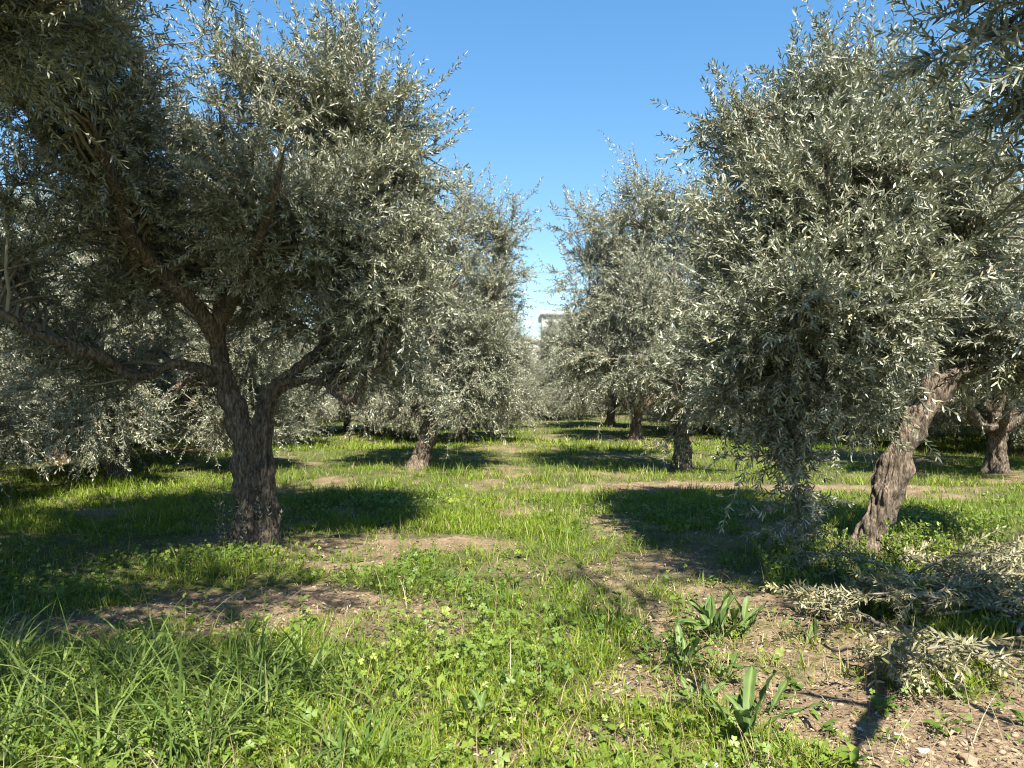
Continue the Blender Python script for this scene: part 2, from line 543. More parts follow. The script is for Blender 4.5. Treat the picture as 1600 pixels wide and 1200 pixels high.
def make_crown(rng, limbs, lobes, n_sec, n_sh, tmpl, leaf_len, leaf_w, spacing, sh_len=(.22, .5), gap=0.36, zmin=0.35, clear=None):
    """lobes: (centre, radii, droop, density). Returns leaf mesh data, branch mesh data (local coordinates)"""
    limb_pts = np.concatenate([smooth_path(p, 24)[6:] for p, r in limbs])
    sec_paths = []
    O, D, L, B = [], [], [], []
    for c, r, droop, dens in lobes:
        c = np.asarray(c, float); r = np.asarray(r, float)
        k = max(3, int(n_sec * dens))
        dirs = unit(rng.normal(size=(k, 3)))
        tgt = c + dirs * r * rng.uniform(.55, .92, (k, 1))
        # start on the nearest limb
        di = np.linalg.norm(limb_pts[None] - (c + (tgt - c) * .15)[:, None], axis=2)
        pick = np.argsort(di, axis=1)[:, :10]
        st = limb_pts[pick[np.arange(k), rng.integers(0, 10, k)]]
        far = np.linalg.norm(st - tgt, axis=1)
        mid = (st * .45 + tgt * .55) + rng.normal(0, .10, (k, 3)) * far[:, None] + np.array([0, 0, .12]) * far[:, None]
        t = np.linspace(0, 1, 9)[None, :, None]
        path = (1 - t) ** 2 * st[:, None] + 2 * t * (1 - t) * mid[:, None] + t ** 2 * tgt[:, None]
        path = path + rng.normal(0, .012, path.shape)
        if clear is not None:
            sd = np.array(to_sun); inside = np.zeros(k, int)
            for cpt, cr in clear:
                w_ = path[:, 3:] - cpt; al = w_ @ sd
                dist = np.linalg.norm(w_ - al[..., None] * sd, axis=2)
                inside += ((al > 0) & (dist < cr)).sum(1)
            path = path[inside < 4]; k = len(path)
        sec_paths.append(path)
        # leafy shoots along the outer part
        m = k * n_sh
        si = np.repeat(np.arange(k), n_sh)
        tt = rng.uniform(.16 if r.min() < .75 else .36, 1.0, m) ** .8 * 8
        a = np.clip(tt.astype(int), 0, 7); f = (tt - a)[:, None]
        org = path[si, a] * (1 - f) + path[si, a + 1] * f
        tang = unit(path[si, a + 1] - path[si, a])
        outw = unit((org - c) / r ** 2 + 1e-6)
        z = np.array([0, 0, 1.0])
        dr = unit(tang * .45 + outw * .65 + rng.normal(0, .65, (m, 3)) + z * (.42 * (1 - droop)) - z * .22 * droop)
        ln = rng.uniform(sh_len[0], sh_len[1], m) * np.where(rng.random(m) < (.22 if droop < .15 else .10), 1.75, 1)
        bend = -z * (0.15 + .7 * droop) * rng.uniform(.1, 1.3, (m, 1)) + z * .5 * (1 - droop) + rng.normal(0, .3, (m, 3))
        g = noise3(org * 1.9 + 11, 77) * .6 + noise3(org * 4.5, 78) * .4
        keep = (g > gap) & (org[:, 2] > zmin)
        if clear is not None:                     # a gap in the crown towards the sun, where the trunk stands in the light
            sd = np.array(to_sun)
            for cpt, cr in clear:
                w_ = org + dr * .2 - cpt; al = w_ @ sd
                dist = np.linalg.norm(w_ - al[:, None] * sd, axis=1)
                keep &= ~((al > 0) & (dist < cr) & (rng.random(m) < .95))
        O.append(org[keep]); D.append(dr[keep]); L.append(ln[keep]); B.append(bend[keep])
    O = np.concatenate(O); D = np.concatenate(D); L = np.concatenate(L); B = np.concatenate(B)
    low = (O + D * L[:, None] + B * (L ** 2)[:, None])[:, 2] > zmin * .4
    O, D, L, B = O[low], D[low], L[low], B[low]
    (lv, lf, lr), tp = shoots_to_mesh(rng, O, D, L, B, tmpl, leaf_len, leaf_w, spacing)
    crown = mesh_from("crown", lv, lf); set_attr(crown, "rnd", lr)
    br = MB()
    sp = np.concatenate(sec_paths)
    rr = np.linspace(.017, .004, 9)[None] * rng.uniform(.7, 1.4, (len(sp), 1))
    v, f = tubes_batch(sp, rr, 5)
    br.add(v, f, np.repeat(rng.random(len(sp)) * .6, 45))
    v, f = tubes_batch(tp, np.linspace(.0035, .0015, 4)[None] * np.ones((len(tp), 1)), 3)
    br.add(v, f, np.repeat(.4 + .6 * rng.random(len(tp)), 12))
    branches = br.mesh("branches")
    return crown, branches, len(lr) // len(tmpl[0])

def assemble(loc, trunk_me, branches, crown, label, group=None, rz=0.0):
    t = empty("olive_tree", loc, rz)
    tag(t, label, "tree", group or "olive trees of the grove")
    link("trunk", trunk_me, M['bark'], t)
    link("branches", branches, M['twig'], t)
    link("crown", crown, M['olive_leaf'], t)
    return t

NLEAF = 0
# ---- big forked tree on the left
def tree_left():
    global NLEAF
    rng = np.random.default_rng(11)
    d0 = 7.9
    base = P(400, 850, d0); base[2] = 0
    gz = float(ground_z(base[0], base[1]))
    q = lambda px, py, d=d0: P(px, py, d) - base
    limbs = [
        ([q(400, 866), q(398, 820), q(397, 760), q(396, 700), q(394, 668)], [.15, .11, .10, .10, .12]),
        ([q(382, 866), q(383, 800), q(382, 720), q(372, 660), q(352, 605), q(340, 545), q(347, 480), q(366, 420, 8.1), q(372, 350, 8.3), q(355, 270, 8.2), q(345, 200, 7.8)],
         [.18, .125, .112, .122, .115, .10, .095, .08, .06, .045, .02]),
        ([q(424, 866), q(420, 800), q(416, 720), q(412, 668), q(424, 620), q(448, 592), q(480, 568), q(505, 540, 8.1), q(530, 480, 8.3), q(560, 400, 8.4), q(580, 320, 8.2), q(560, 220, 7.9)],
         [.16, .108, .102, .102, .095, .085, .075, .06, .055, .045, .04, .015]),
        ([q(440, 598), q(470, 596, 7.8), q(505, 600, 7.7), q(548, 624, 7.5), q(575, 588, 7.4), q(610, 540, 7.3), q(640, 470, 7.3)], [.09, .065, .06, .055, .05, .04, .02]),
        ([q(348, 600), q(318, 578, 7.75), q(275, 572, 7.6), q(210, 590, 7.4), q(160, 560, 7.2), q(100, 538, 7.0), q(40, 515, 6.8), q(-10, 480, 6.7), q(-60, 440, 6.6)],
         [.11, .08, .07, .065, .06, .055, .055, .05, .035]),
        ([q(342, 540), q(310, 485, 7.7), q(250, 425, 7.4), q(200, 365, 7.0), q(185, 310, 6.7), q(150, 220, 6.3), q(120, 90, 6.0)], [.10, .08, .075, .07, .055, .04, .02]),
        ([q(345, 480), q(395, 440, 7.6), q(450, 380, 7.3), q(490, 320, 7.6), q(525, 250, 7.7), q(540, 170, 7.7)], [.08, .065, .05, .035, .022, .008]),
        ([q(350, 500), q(380, 430, 7.0), q(420, 330, 6.3), q(450, 200, 5.9)], [.07, .05, .04, .02]),
    ]
    lob = []
    def LB(px, py, d, rx, rz, droop=.3, dens=1.0, ry=None):
        s = d / FPX
        lob.append((q(px, py, d), (rx * s, (ry or rx) * s, rz * s), droop, dens))
    LB(350, 165, 7.2, 48, 105, .0, .45)
    LB(335, 80, 7.2, 22, 45, .0, .12)
    LB(545, 160, 7.6, 58, 125, .0, .55)
    LB(555, 60, 7.6, 30, 40, .0, .14)
    LB(600, 190, 7.8, 62, 110, .1, .5)
    LB(650, 260, 7.9, 60, 70, .3, .4)
    LB(110, 150, 6.6, 120, 170, .2, 1.0)
    LB(40, 20, 6.3, 140, 150, .2, 1.0)
    LB(240, 270, 7.5, 105, 115, .3, .8)
    LB(430, 315, 7.0, 135, 95, .3, 1.0)
    LB(580, 340, 7.6, 110, 130, .3, 1.1)
    LB(320, 395, 8.3, 120, 100, .4, .6)
    LB(85, 370, 7.4, 130, 120, .3, .65)
    LB(20, 450, 8.2, 110, 70, .4, .5)
    LB(490, 400, 7.3, 115, 90, .4, .8)
    LB(610, 440, 7.5, 85, 100, .5, .8)
    LB(220, 465, 8.5, 110, 65, .4, .55)
    LB(130, 600, 8.8, 130, 60, .7, .6)
    LB(600, 570, 8.5, 70, 70, .8, .45)
    LB(470, 500, 9.2, 120, 80, .5, .6)
    LB(330, 330, 8.8, 160, 110, .3, .6)
    crown, br, n = make_crown(rng, limbs, lob, 44, 17, LEAF6, .066, .0140, .0195, gap=.385)
    NLEAF += n
    tr = fuse("trunk", limbs, .012, .058, 5)
    t = assemble((base[0], base[1], gz), tr, br, crown,
                 "large olive tree at left with a thick trunk forking low into two dark stems", "olive trees of the grove")
    # thin sucker shoots round the foot of the trunk
    m = 14
    a = rng.uniform(-2.9, -.2, m); rr = rng.uniform(.20, .40, m)
    o = np.stack([np.cos(a) * rr, np.sin(a) * rr, np.zeros(m)], 1)
    dd = unit(np.stack([rng.normal(0, .12, m), rng.normal(0, .12, m), np.ones(m)], 1))
    (lv, lf, lr), tp = shoots_to_mesh(rng, o, dd, rng.uniform(.25, .75, m), rng.normal(0, .12, (m, 3)), LEAF6, .042, .011, .045)
    mb = MB(); v, f = tubes_batch(tp, np.linspace(.004, .0015, 4)[None] * np.ones((m, 1)), 4)
    mb.add(v, f, np.full(len(v), .8))
    s = link("sucker_shoots", mb.mesh("sucker_shoots"), M['bark'], t)
    me = mesh_from("sucker_leaves", lv, lf); set_attr(me, "rnd", lr)
    link("sucker_leaves", me, M['olive_leaf'], s)
tree_left()

# ---- leaning tree on the right
def tree_right():
    global NLEAF
    rng = np.random.default_rng(23)
    d0 = 7.6
    base = P(1352, 858, d0); base[2] = 0
    gz = float(ground_z(base[0], base[1]))
    q = lambda px, py, d=d0: P(px, py, d) - base
    limbs = [
        ([q(1345, 880), q(1358, 842), q(1378, 790), q(1396, 735), q(1412, 690), q(1440, 645), q(1466, 612), q(1488, 588)],
         [.23, .17, .152, .145, .145, .138, .122, .11]),
        ([q(1436, 655), q(1450, 625), q(1455, 600), q(1456, 580), q(1450, 550, 7.6), q(1440, 500, 7.5), q(1400, 430, 7.3), q(1350, 370, 7.1), q(1310, 270, 7.0), q(1300, 130, 7.0)],
         [.06, .085, .09, .09, .085, .075, .06, .05, .04, .015]),
        ([q(1480, 592), q(1510, 578, 7.6), q(1550, 575, 7.5), q(1610, 570, 7.3), q(1680, 520, 7.1)], [.10, .085, .07, .06, .03]),
        ([q(1445, 560), q(1400, 540, 7.2), q(1330, 520, 6.8), q(1260, 500, 6.5), q(1200, 480, 6.3)], [.08, .06, .05, .04, .02]),
        ([q(1440, 520), q(1480, 430, 7.4), q(1520, 330, 7.3), q(1540, 200, 7.3), q(1540, 100, 7.3)], [.08, .06, .05, .035, .015]),
        ([q(1430, 490, 7.5), q(1330, 400, 8.0), q(1240, 330, 8.3), q(1180, 250, 8.4)], [.06, .05, .04, .02]),
        ([q(1260, 500, 6.6), q(1240, 560, 6.5), q(1235, 640, 6.5), q(1238, 740, 6.6)], [.035, .025, .02, .01]),
    ]
    lob = []
    def LB(px, py, d, rx, rz, droop=.3, dens=1.0, ry=None):
        s = d / FPX
        lob.append((q(px, py, d), (rx * s, (ry or rx) * s, rz * s), droop, dens))
    LB(1300, 130, 7.2, 60, 90, .0, .4)
    LB(1350, 210, 7.2, 110, 110, .1, .9)
    LB(1220, 230, 7.4, 110, 110, .2, .8)
    LB(1145, 180, 7.0, 60, 35, .2, .12)
    LB(1180, 340, 7.2, 110, 120, .3, 1.0)
    LB(1310, 340, 6.6, 130, 120, .3, 1.3)
    LB(1440, 300, 7.0, 130, 150, .2, 1.0)
    LB(1560, 420, 6.8, 120, 120, .3, .8)
    LB(1140, 470, 7.0, 80, 110, .4, .8)
    LB(1250, 470, 6.3, 120, 100, .4, 1.1)
    LB(1380, 470, 6.3, 120, 90, .4, 1.0)
    LB(1500, 500, 6.5, 110, 70, .5, .7)
    LB(1180, 560, 6.8, 100, 75, .5, .8)
    LB(1290, 560, 6.4, 100, 65, .6, .8)
    LB(1390, 560, 6.6, 50, 40, .8, .18)
    LB(1190, 625, 6.9, 95, 50, .6, .45)
    LB(1240, 755, 6.7, 20, 85, .5, .22)
    LB(1330, 620, 6.7, 45, 40, .8, .12)
    LB(1300, 350, 8.4, 180, 170, .3, 1.0)
    LB(1640, 540, 7.0, 110, 80, .5, .5)
    LB(1540, 520, 8.2, 120, 90, .5, .7)
    clear = [(q(1352, 840), .30), (q(1380, 780), .32), (q(1405, 720), .32), (q(1430, 660), .30), (q(1465, 612), .28)]
    crown, br, n = make_crown(rng, limbs, lob, 44, 16, LEAF6, .076, .0160, .0215, gap=.38, clear=clear)
    NLEAF += n
    tr = fuse("trunk", limbs, .013, .050, 9)
    assemble((base[0], base[1], gz), tr, br, crown,
             "olive tree at right with a sunlit bare trunk leaning to the right", "olive trees of the grove")
tree_right()

# ---- general trees: a few kinds, set out along the rows
def gen_kind(seed, leaf_len, leaf_w, tmpl, n_sec, n_sh, spacing, H=5.6, lean=(0, 0), skirt=True, rad=2.5):
    global NLEAF
    rng = np.random.default_rng(seed)
    lx, ly = lean
    fork = rng.uniform(.9, 1.3)
    top = np.array([lx * .5, ly * .5, fork])
    limbs = [([np.array([0, 0, -.1]), np.array([lx * .1, ly * .1, .3]), np.array([lx * .3, ly * .3, .7]), top],
              [.27, .19, .17, .16])]
    lob = []
    nl = 6
    a0 = rng.uniform(0, 6.28)
    for k in range(nl):
        a = a0 + k * 6.283 / nl + rng.normal(0, .25)
        rr = rad * rng.uniform(.5, .72)
        zc = rng.uniform(2.1, 3.2)
        e = np.array([lx + math.cos(a) * rr, ly + math.sin(a) * rr, zc])
        limbs.append(([top - [0, 0, .12], top * .6 + e * .4 + [0, 0, -.15 + rng.normal(0, .12)], e + rng.normal(0, .12, 3), e + [math.cos(a) * .4, math.sin(a) * .4, .5]],
                      [.12, .08, .05, .02]))
        lob.append((e, (rad * .46, rad * .46, rng.uniform(.85, 1.15)), .3, 1.0))
        if skirt:
            e2 = np.array([lx + math.cos(a + .4) * rad * .78, ly + math.sin(a + .4) * rad * .78, rng.uniform(.95, 1.35)])
            lob.append((e2, (rad * .38, rad * .38, rng.uniform(.6, .85)), .7, 1.1))
    for k in range(4):
        a = rng.uniform(0, 6.28); rr = rng.uniform(.1, .5) * rad * .8
        zt = H * rng.uniform(.72, .86)
        e = np.array([lx + math.cos(a) * rr, ly + math.sin(a) * rr, zt])
        limbs.append(([top, top * .5 + e * .5 + rng.normal(0, .15, 3), e], [.10, .06, .015]))
        lob.append((e, (rad * .33, rad * .33, H * .2), .05, .7))
    crown, br, n = make_crown(rng, limbs, lob, n_sec, n_sh, tmpl, leaf_len, leaf_w, spacing, sh_len=(.25, .6), gap=.36, zmin=.40)
    NLEAF += n
    tr = fuse("trunk", limbs, .024, .035, seed)
    return tr, br, crown

def shaped_tree(seed, bpx, bpy_, d0, lean_px, lobes, label, leaf=(.076, .0165), r0=.17, n_sec=34, n_sh=14, tmpl=LEAF6, limbs_extra=(), lobes_w=(), gap=.36, base=None, spacing=.026):
    """a tree whose crown masses are known: lobes (px, py, d, rx, rz, droop, dens); lobes_w are unseen masses added to cast shade"""
    global NLEAF
    rng = np.random.default_rng(seed)
    if base is None:
        base = P(bpx, bpy_, d0)
    base = np.array([base[0], base[1], 0.0])
    gz = float(ground_z(base[0], base[1]))
    q = lambda px, py, d=d0: P(px, py, d) - base
    top = np.array([lean_px[0], lean_px[1], lean_px[2]])
    limbs = [([np.array([0, 0, -.1]), top * .3 + [.05, 0, 0], top * .65 - [.04, 0, 0], top], [r0 * 1.5, r0 * 1.1, r0, r0 * .95])]
    lob = []
    for (px, py, d, rx, rz, droop, dens) in lobes:
        sc_ = d / FPX
        c = q(px, py, d)
        if dens > .5:
            mid = top * .45 + c * .55 + rng.normal(0, .12, 3) + np.array([0, 0, .1])
            limbs.append(([top - [0, 0, .1], top * .75 + mid * .25, mid, c], [r0 * .62, r0 * .5, r0 * .34, r0 * .12]))
        lob.append((c, (rx * sc_, rx * sc_, rz * sc_), droop, dens))
    for (x, y, z, rx, rz, droop, dens) in lobes_w:
        c = np.array([x, y, z]) - base
        mid = top * .45 + c * .55 + rng.normal(0, .12, 3) + np.array([0, 0, .1])
        if dens >= 1.0:
            limbs.append(([top - [0, 0, .1], top * .75 + mid * .25, mid, c], [r0 * .62, r0 * .5, r0 * .34, r0 * .12]))
        lob.append((c, (rx, rx, rz), droop, dens))
    for l in limbs_extra:
        limbs.append(([np.array(p, float) - base for p in l[0]], l[1]))
    crown, br, n = make_crown(rng, limbs, lob, n_sec, n_sh, tmpl, leaf[0], leaf[1], spacing, gap=gap, zmin=.4)
    NLEAF += n
    tr = fuse("trunk", limbs, .02, .035, seed)
    return assemble((base[0], base[1], gz), tr, br, crown, label)

shaped_tree(51, 648, 735, 15.5, (.55, 0, 1.35), [
    (720, 345, 15.2, 60, 75, .05, .9), (790, 360, 15.4, 38, 70, .1, .6), (660, 370, 15.6, 80, 90, .1, .9), (600, 400, 15.8, 70, 90, .2, .8),
    (700, 450, 14.6, 85, 80, .3, 1.1), (780, 450, 15.2, 50, 80, .3, .8), (620, 480, 15.2, 80, 80, .3, .9), (740, 540, 14.6, 70, 70, .5, 1.0),
    (660, 535, 14.6, 80, 60, .5, .9), (580, 570, 15.4, 70, 70, .6, .7), (725, 610, 14.4, 55, 55, .7, .6), (775, 590, 15.2, 42, 55, .7, .5),
    (712, 670, 14.6, 36, 45, .9, .2), (580, 620, 15, 55, 45, .8, .5), (560, 560, 16, 70, 70, .6, .5), (780, 640, 15.6, 30, 40, .8, .25), (700, 480, 17, 120, 130, .3, 1.1)],
    "second olive tree along the left of the lane, dark slanting trunk", spacing=.028)
shaped_tree(52, 1062, 735, 15.4, (.05, 0, 1.3), [
    (1005, 320, 15.2, 42, 80, .0, .7), (960, 380, 15.2, 62, 70, .1, .8), (1050, 350, 15.6, 62, 75, .1, .8), (900, 345, 15.0, 48, 30, .2, .3), (1110, 360, 15.8, 60, 80, .1, .7),
    (910, 440, 15.2, 52, 70, .3, .8), (990, 460, 14.4, 80, 80, .3, 1.1), (1070, 460, 14.8, 80, 80, .3, 1.0), (910, 540, 15.0, 55, 65, .5, .8),
    (990, 560, 14.2, 80, 65, .6, 1.0), (1080, 560, 14.4, 80, 70, .6, .9), (915, 590, 15.0, 45, 35, .7, .4), (1060, 600, 14.2, 60, 45, .6, .6),
    (1120, 620, 14.2, 60, 45, .7, .5), (1040, 680, 14.8, 26, 50, .9, .14), (1000, 450, 17, 120, 130, .3, 1.1)],
    "second olive tree along the right side, tall pale crown behind the leaning one", spacing=.028)
# the near pair beside the camera
shaped_tree(53, 0, 0, 3, (.3, .2, 1.7), [
    (-20, 20, 4.6, 100, 80, .3, .7), (95, 30, 5.0, 80, 75, .3, .6)],
    "near olive tree whose dark branches fill the top left corner", leaf=(.062, .0125), base=(-4.6, 2.6), spacing=.021, n_sh=17, n_sec=28, gap=.38,
    lobes_w=[(-3.6, 3.6, 5.4, 1.0, .8, .1, 1.2), (-2.6, 4.2, 6.1, .8, .6, .1, .9), (-4.8, 4.3, 5.6, 1.0, .9, .1, 1.2), (-3.4, 4.9, 6.3, .9, .7, .05, 1.0), (-5.8, 3.4, 4.8, 1.0, .9, .2, 1.0),  # out-of-view crown masses, added to shade the forked tree and left foreground
             (-4.4, 2.6, 5.2, 1.1, .8, .1, 1.2), (-5.6, 1.6, 4.2, 1.1, 1.0, .2, 1.0), (-3.6, 2.0, 4.4, .9, .7, .2, 1.0), (-6.2, 5.0, 5.4, 1.0, .8, .1, 1.0),
             (-3.4, 4.1, 5.0, .8, .45, .1, .9), (-2.4, 4.0, 4.9, .8, .45, .1, .9), (-1.4, 4.0, 5.0, .75, .45, .1, .8), (-1.6, 4.3, 5.9, .8, .5, .1, .8), (-.8, 4.2, 5.7, .6, .4, .1, .5),
             (-2.9, 2.3, 3.85, .7, .35, .1, .6), (-1.9, 2.4, 3.95, .65, .3, .1, .55), (-1.0, 2.3, 4.0, .55, .3, .1, .4), (-.2, 2.3, 4.0, .4, .25, .1, .2),
             (-2.3, 1.7, 3.5, .6, .3, .1, .4), (-4.0, 3.0, 4.2, .9, .4, .1, .9), (-5.2, 3.3, 4.1, .9, .4, .1, .9), (-2.8, 3.3, 4.4, .7, .35, .1, .7), (-6.4, 2.6, 4.2, .9, .6, .1, .9),
             (-3.3, .9, 3.6, .6, .3, .1, .4), (-2.1, .8, 3.7, .5, .25, .1, .3), (-1.3, 1.1, 3.8, .4, .25, .1, .2), (-3.0, 1.5, 3.6, .6, .3, .1, .4),
             (-1.7, .4, 3.5, .6, .3, .1, .45), (-.7, .7, 3.7, .45, .25, .1, .28), (-1.2, 1.6, 3.9, .45, .25, .1, .3)])
shaped_tree(54, 0, 0, 3, (-.2, .1, 1.4), [
    (1500, 80, 4.2, 75, 65, .2, .5), (1590, 190, 4.0, 75, 80, .3, .4), (1575, 330, 4.2, 55, 50, .5, .5), (1640, 40, 3.8, 100, 90, .2, .5), (1720, 250, 3.6, 110, 130, .3, 1.0),
    (1640, 390, 4.2, 50, 35, .7, .3), (1850, 0, 3.4, 180, 180, .1, 1.0), (1800, -250, 3.4, 180, 150, .0, 1.0), (2000, 200, 3.4, 220, 200, .3, 1.0), (2300, -50, 2.6, 300, 250, .2, 1.0)],
    "near olive tree whose large-leaved branches hang into the top right corner", leaf=(.080, .0150), base=(4.9, 2.7), spacing=.024, n_sh=13, n_sec=15, gap=.43,
    lobes_w=[(2.2, 3.0, 4.5, .75, .35, .1, .7), (1.4, 2.7, 4.4, .55, .3, .1, .4), (2.5, 2.3, 4.2, .6, .35, .1, .3)],  # unseen high masses added to throw dappled shade on the ground at right
    limbs_extra=[([(4.7, 2.8, 1.25), (3.5, 3.0, 1.75), (2.75, 2.9, 2.0), (2.35, 2.45, 2.0), (2.2, 1.95, 2.15), (1.85, 1.45, 2.15), (1.75, .9, 2.3)], [.10, .075, .055, .045, .025]),
                 ([(2.35, 2.45, 2.0), (2.7, 1.9, 2.3), (2.75, 1.2, 2.6)], [.04, .035, .02]), ([(2.2, 1.95, 2.15), (1.8, 2.0, 2.35), (1.35, 1.8, 2.6)], [.03, .02, .01])])

KINDS = [
    gen_kind(101, .072, .0165, LEAF4, 36, 20, .027, H=6.2, lean=(.35, -.1), rad=2.8),
    gen_kind(202, .072, .0165, LEAF4, 36, 20, .027, H=6.3, lean=(-.3, .1), rad=3.0),
    gen_kind(303, .072, .0165, LEAF4, 36, 20, .027, H=5.6, lean=(.15, .2), rad=2.8),
    gen_kind(404, .072, .0165, LEAF4, 36, 19, .027, H=5.8, lean=(.3, .3), rad=2.7, skirt=False),
]
PROTO = []

def put_tree(kind, x, y, label, rz=0.0, s=1.0, sz=None, group="olive trees of the grove"):
    loc = (x, y, float(ground_z(x, y)))
    if kind >= len(PROTO) or PROTO[kind] is None:
        pass
    if kind not in PD:
        tr, br, cr = KINDS[kind]
        t = assemble(loc, tr, br, cr, label, group, rz)
        PD[kind] = t
    else:
        t = copy_tree(PD[kind])
        t.location = loc; t.rotation_euler = (0, 0, rz)
        t["label"] = label; t["group"] = group
    t.scale = (s, s, sz or s)
    return t
PD = {}
put_tree(2, -1.6, 24.0, "third olive tree along the left side of the grassy lane", 1.0, 1.0)
put_tree(3, 4.2, 25.3, "third olive tree along the right side of the lane, short curved dark trunk", 4.0, 1.0)
put_tree(1, -1.5, 32.5, "fourth olive tree along the left side of the grassy lane", 2.2, .95)
put_tree(2, 4.4, 33.5, "fourth olive tree along the right side of the grassy lane", 5.2, 1.05)
put_tree(0, 2.6, 42.0, "olive tree closing the far end of the lane under the distant building", 1.5, .82)
put_tree(2, -7.2, 13.6, "olive tree behind and left of the big forked one, standing in shade", 0.3, 1.0, .92)
put_tree(3, 9.6, 14.8, "olive tree at the right edge behind the leaning one, thick upright trunk", 3.6, 1.0, .9)
k = 0
FARL = {
    'l': "distant olive tree in the rows seen under the left crowns",
    'r': "distant olive tree in the rows seen under the right crowns",
    'c': "far olive tree at the hazy end of the grove",
}
rngp = np.random.default_rng(5)
for (x, y, side) in [(-7.4, 22.3, 'l'), (-7.2, 31, 'l'), (-12.6, 12.5, 'l'), (-12.6, 21, 'l'), (-12.4, 29.5, 'l'), (-18, 17, 'l'), (-18, 25.5, 'l'), (-18, 34, 'l'),
                     (-7, 40, 'l'), (-10.2, 17.6, 'l'), (-15.2, 20.8, 'l'), (-5.0, 27.5, 'l'), (-10, 26.5, 'l'), (-21, 29, 'l'), (-15.5, 33, 'l'), (-9.6, 8.2, 'l'), (7.0, 28.5, 'r'), (12.6, 19.5, 'r'), (12.8, 28.6, 'r'), (18.2, 26, 'r'), (24.5, 31, 'r'), (-5, 45, 'c'), (3.0, 47, 'c'), (-12.5, 38.5, 'l'), (-24, 24, 'l'), (-24, 33, 'l'), (-30, 31, 'l'), (-30, 40, 'l'), (-18.5, 43, 'l'), (-25, 43, 'l'), (-36, 42, 'l'),
                     (9.8, 23.4, 'r'), (9.9, 32, 'r'), (15.2, 15.5, 'r'), (15.4, 24, 'r'), (15.6, 33, 'r'), (21, 20, 'r'), (21, 29, 'r'), (10, 41, 'r'), (16, 42, 'r'),
                     (22, 38, 'r'), (27, 26, 'r'), (27.5, 35, 'r'), (33, 32, 'r'), (33, 41, 'r'), (28, 44, 'r'),
                     (-1.4, 41, 'c'), (-2, 50, 'c'), (4.5, 52, 'c'), (-8, 50, 'c'), (10, 52, 'c'), (0.5, 60, 'c'), (-14, 53, 'c'), (16, 55, 'c'), (7, 62, 'c'), (-6, 62, 'c')]:
    put_tree(k % 3, x + rngp.normal(0, .3), y + rngp.normal(0, .3), FARL[side], rngp.uniform(0, 6.28), rngp.uniform(.85, 1.05),
             group={'l': "distant trees on the left", 'r': "distant trees on the right", 'c': "far trees at the end of the grove"}[side])
    k += 1

# ------------------------------------------------------------------ grass
def blades(name, x, y, h, w, lean, azim, bend, mat, rnd, segs):
    n = len(x)
    z = ground_z(x, y) - .01
    base = np.stack([x, y, z], 1)
    dirh = np.stack([np.cos(azim), np.sin(azim), np.zeros(n)], 1)
    rot = azim + np.pi / 2 + np.random.default_rng(1).normal(0, .6, n)
    side = np.stack([np.cos(rot), np.sin(rot), np.zeros(n)], 1)
    ts = np.linspace(0, 1, segs + 1)
    vs = []
    for t in ts:
        # arc: lean grows along the blade
        ang = lean + bend * t
        c = base + h[:, None] * t * (np.cos(ang)[:, None] * np.array([0, 0, 1.0]) + np.sin(ang)[:, None] * dirh)
        ww = w * (1 - t ** 1.6) * .5 * (0.75 + .5 * min(t * 3, 1) if segs > 2 else 1)
        if t < 1:
            vs += [c - side * ww[:, None], c + side * ww[:, None]]
        else:
            vs += [c]
    k = len(vs)
    v = np.stack(vs, 1).reshape(-1, 3)
    off = (np.arange(n) * k)[:, None]
    quads = np.concatenate([off + np.array([[2 * s, 2 * s + 1, 2 * s + 3, 2 * s + 2]]) for s in range(segs - 1)]) if segs > 1 else np.zeros((0, 4), int)
    tri = off + np.array([[k - 3, k - 2, k - 1]])
    me = mesh_from(name, v, [quads, tri])
    set_attr(me, "rnd", np.repeat(rnd, k))
    return me

def sample_field(rng, n, ylo, yhi, margin=1.25):
    u = rng.random(n)
    # keeps an even count per picture area: density falls with distance
    y = 1 / (1 / ylo + u * (1 / yhi - 1 / ylo))
    x = rng.uniform(-1, 1, n) * y * (800 / FPX) * margin
    return x, y

def grass_height(x, y):
    h = 0.05 + 0.12 * fbm2(x * .8, y * .8, 61, 3) ** 1.3
    h += 0.10 * np.exp(-(((x - .25 - .02 * y) / .55) ** 2 + ((y - 7.6) / 1.5) ** 2))
    h += 0.06 * np.clip((noise2(x * 1.7, y * 1.7, 63) - .62) * 4, 0, 1)
    return h

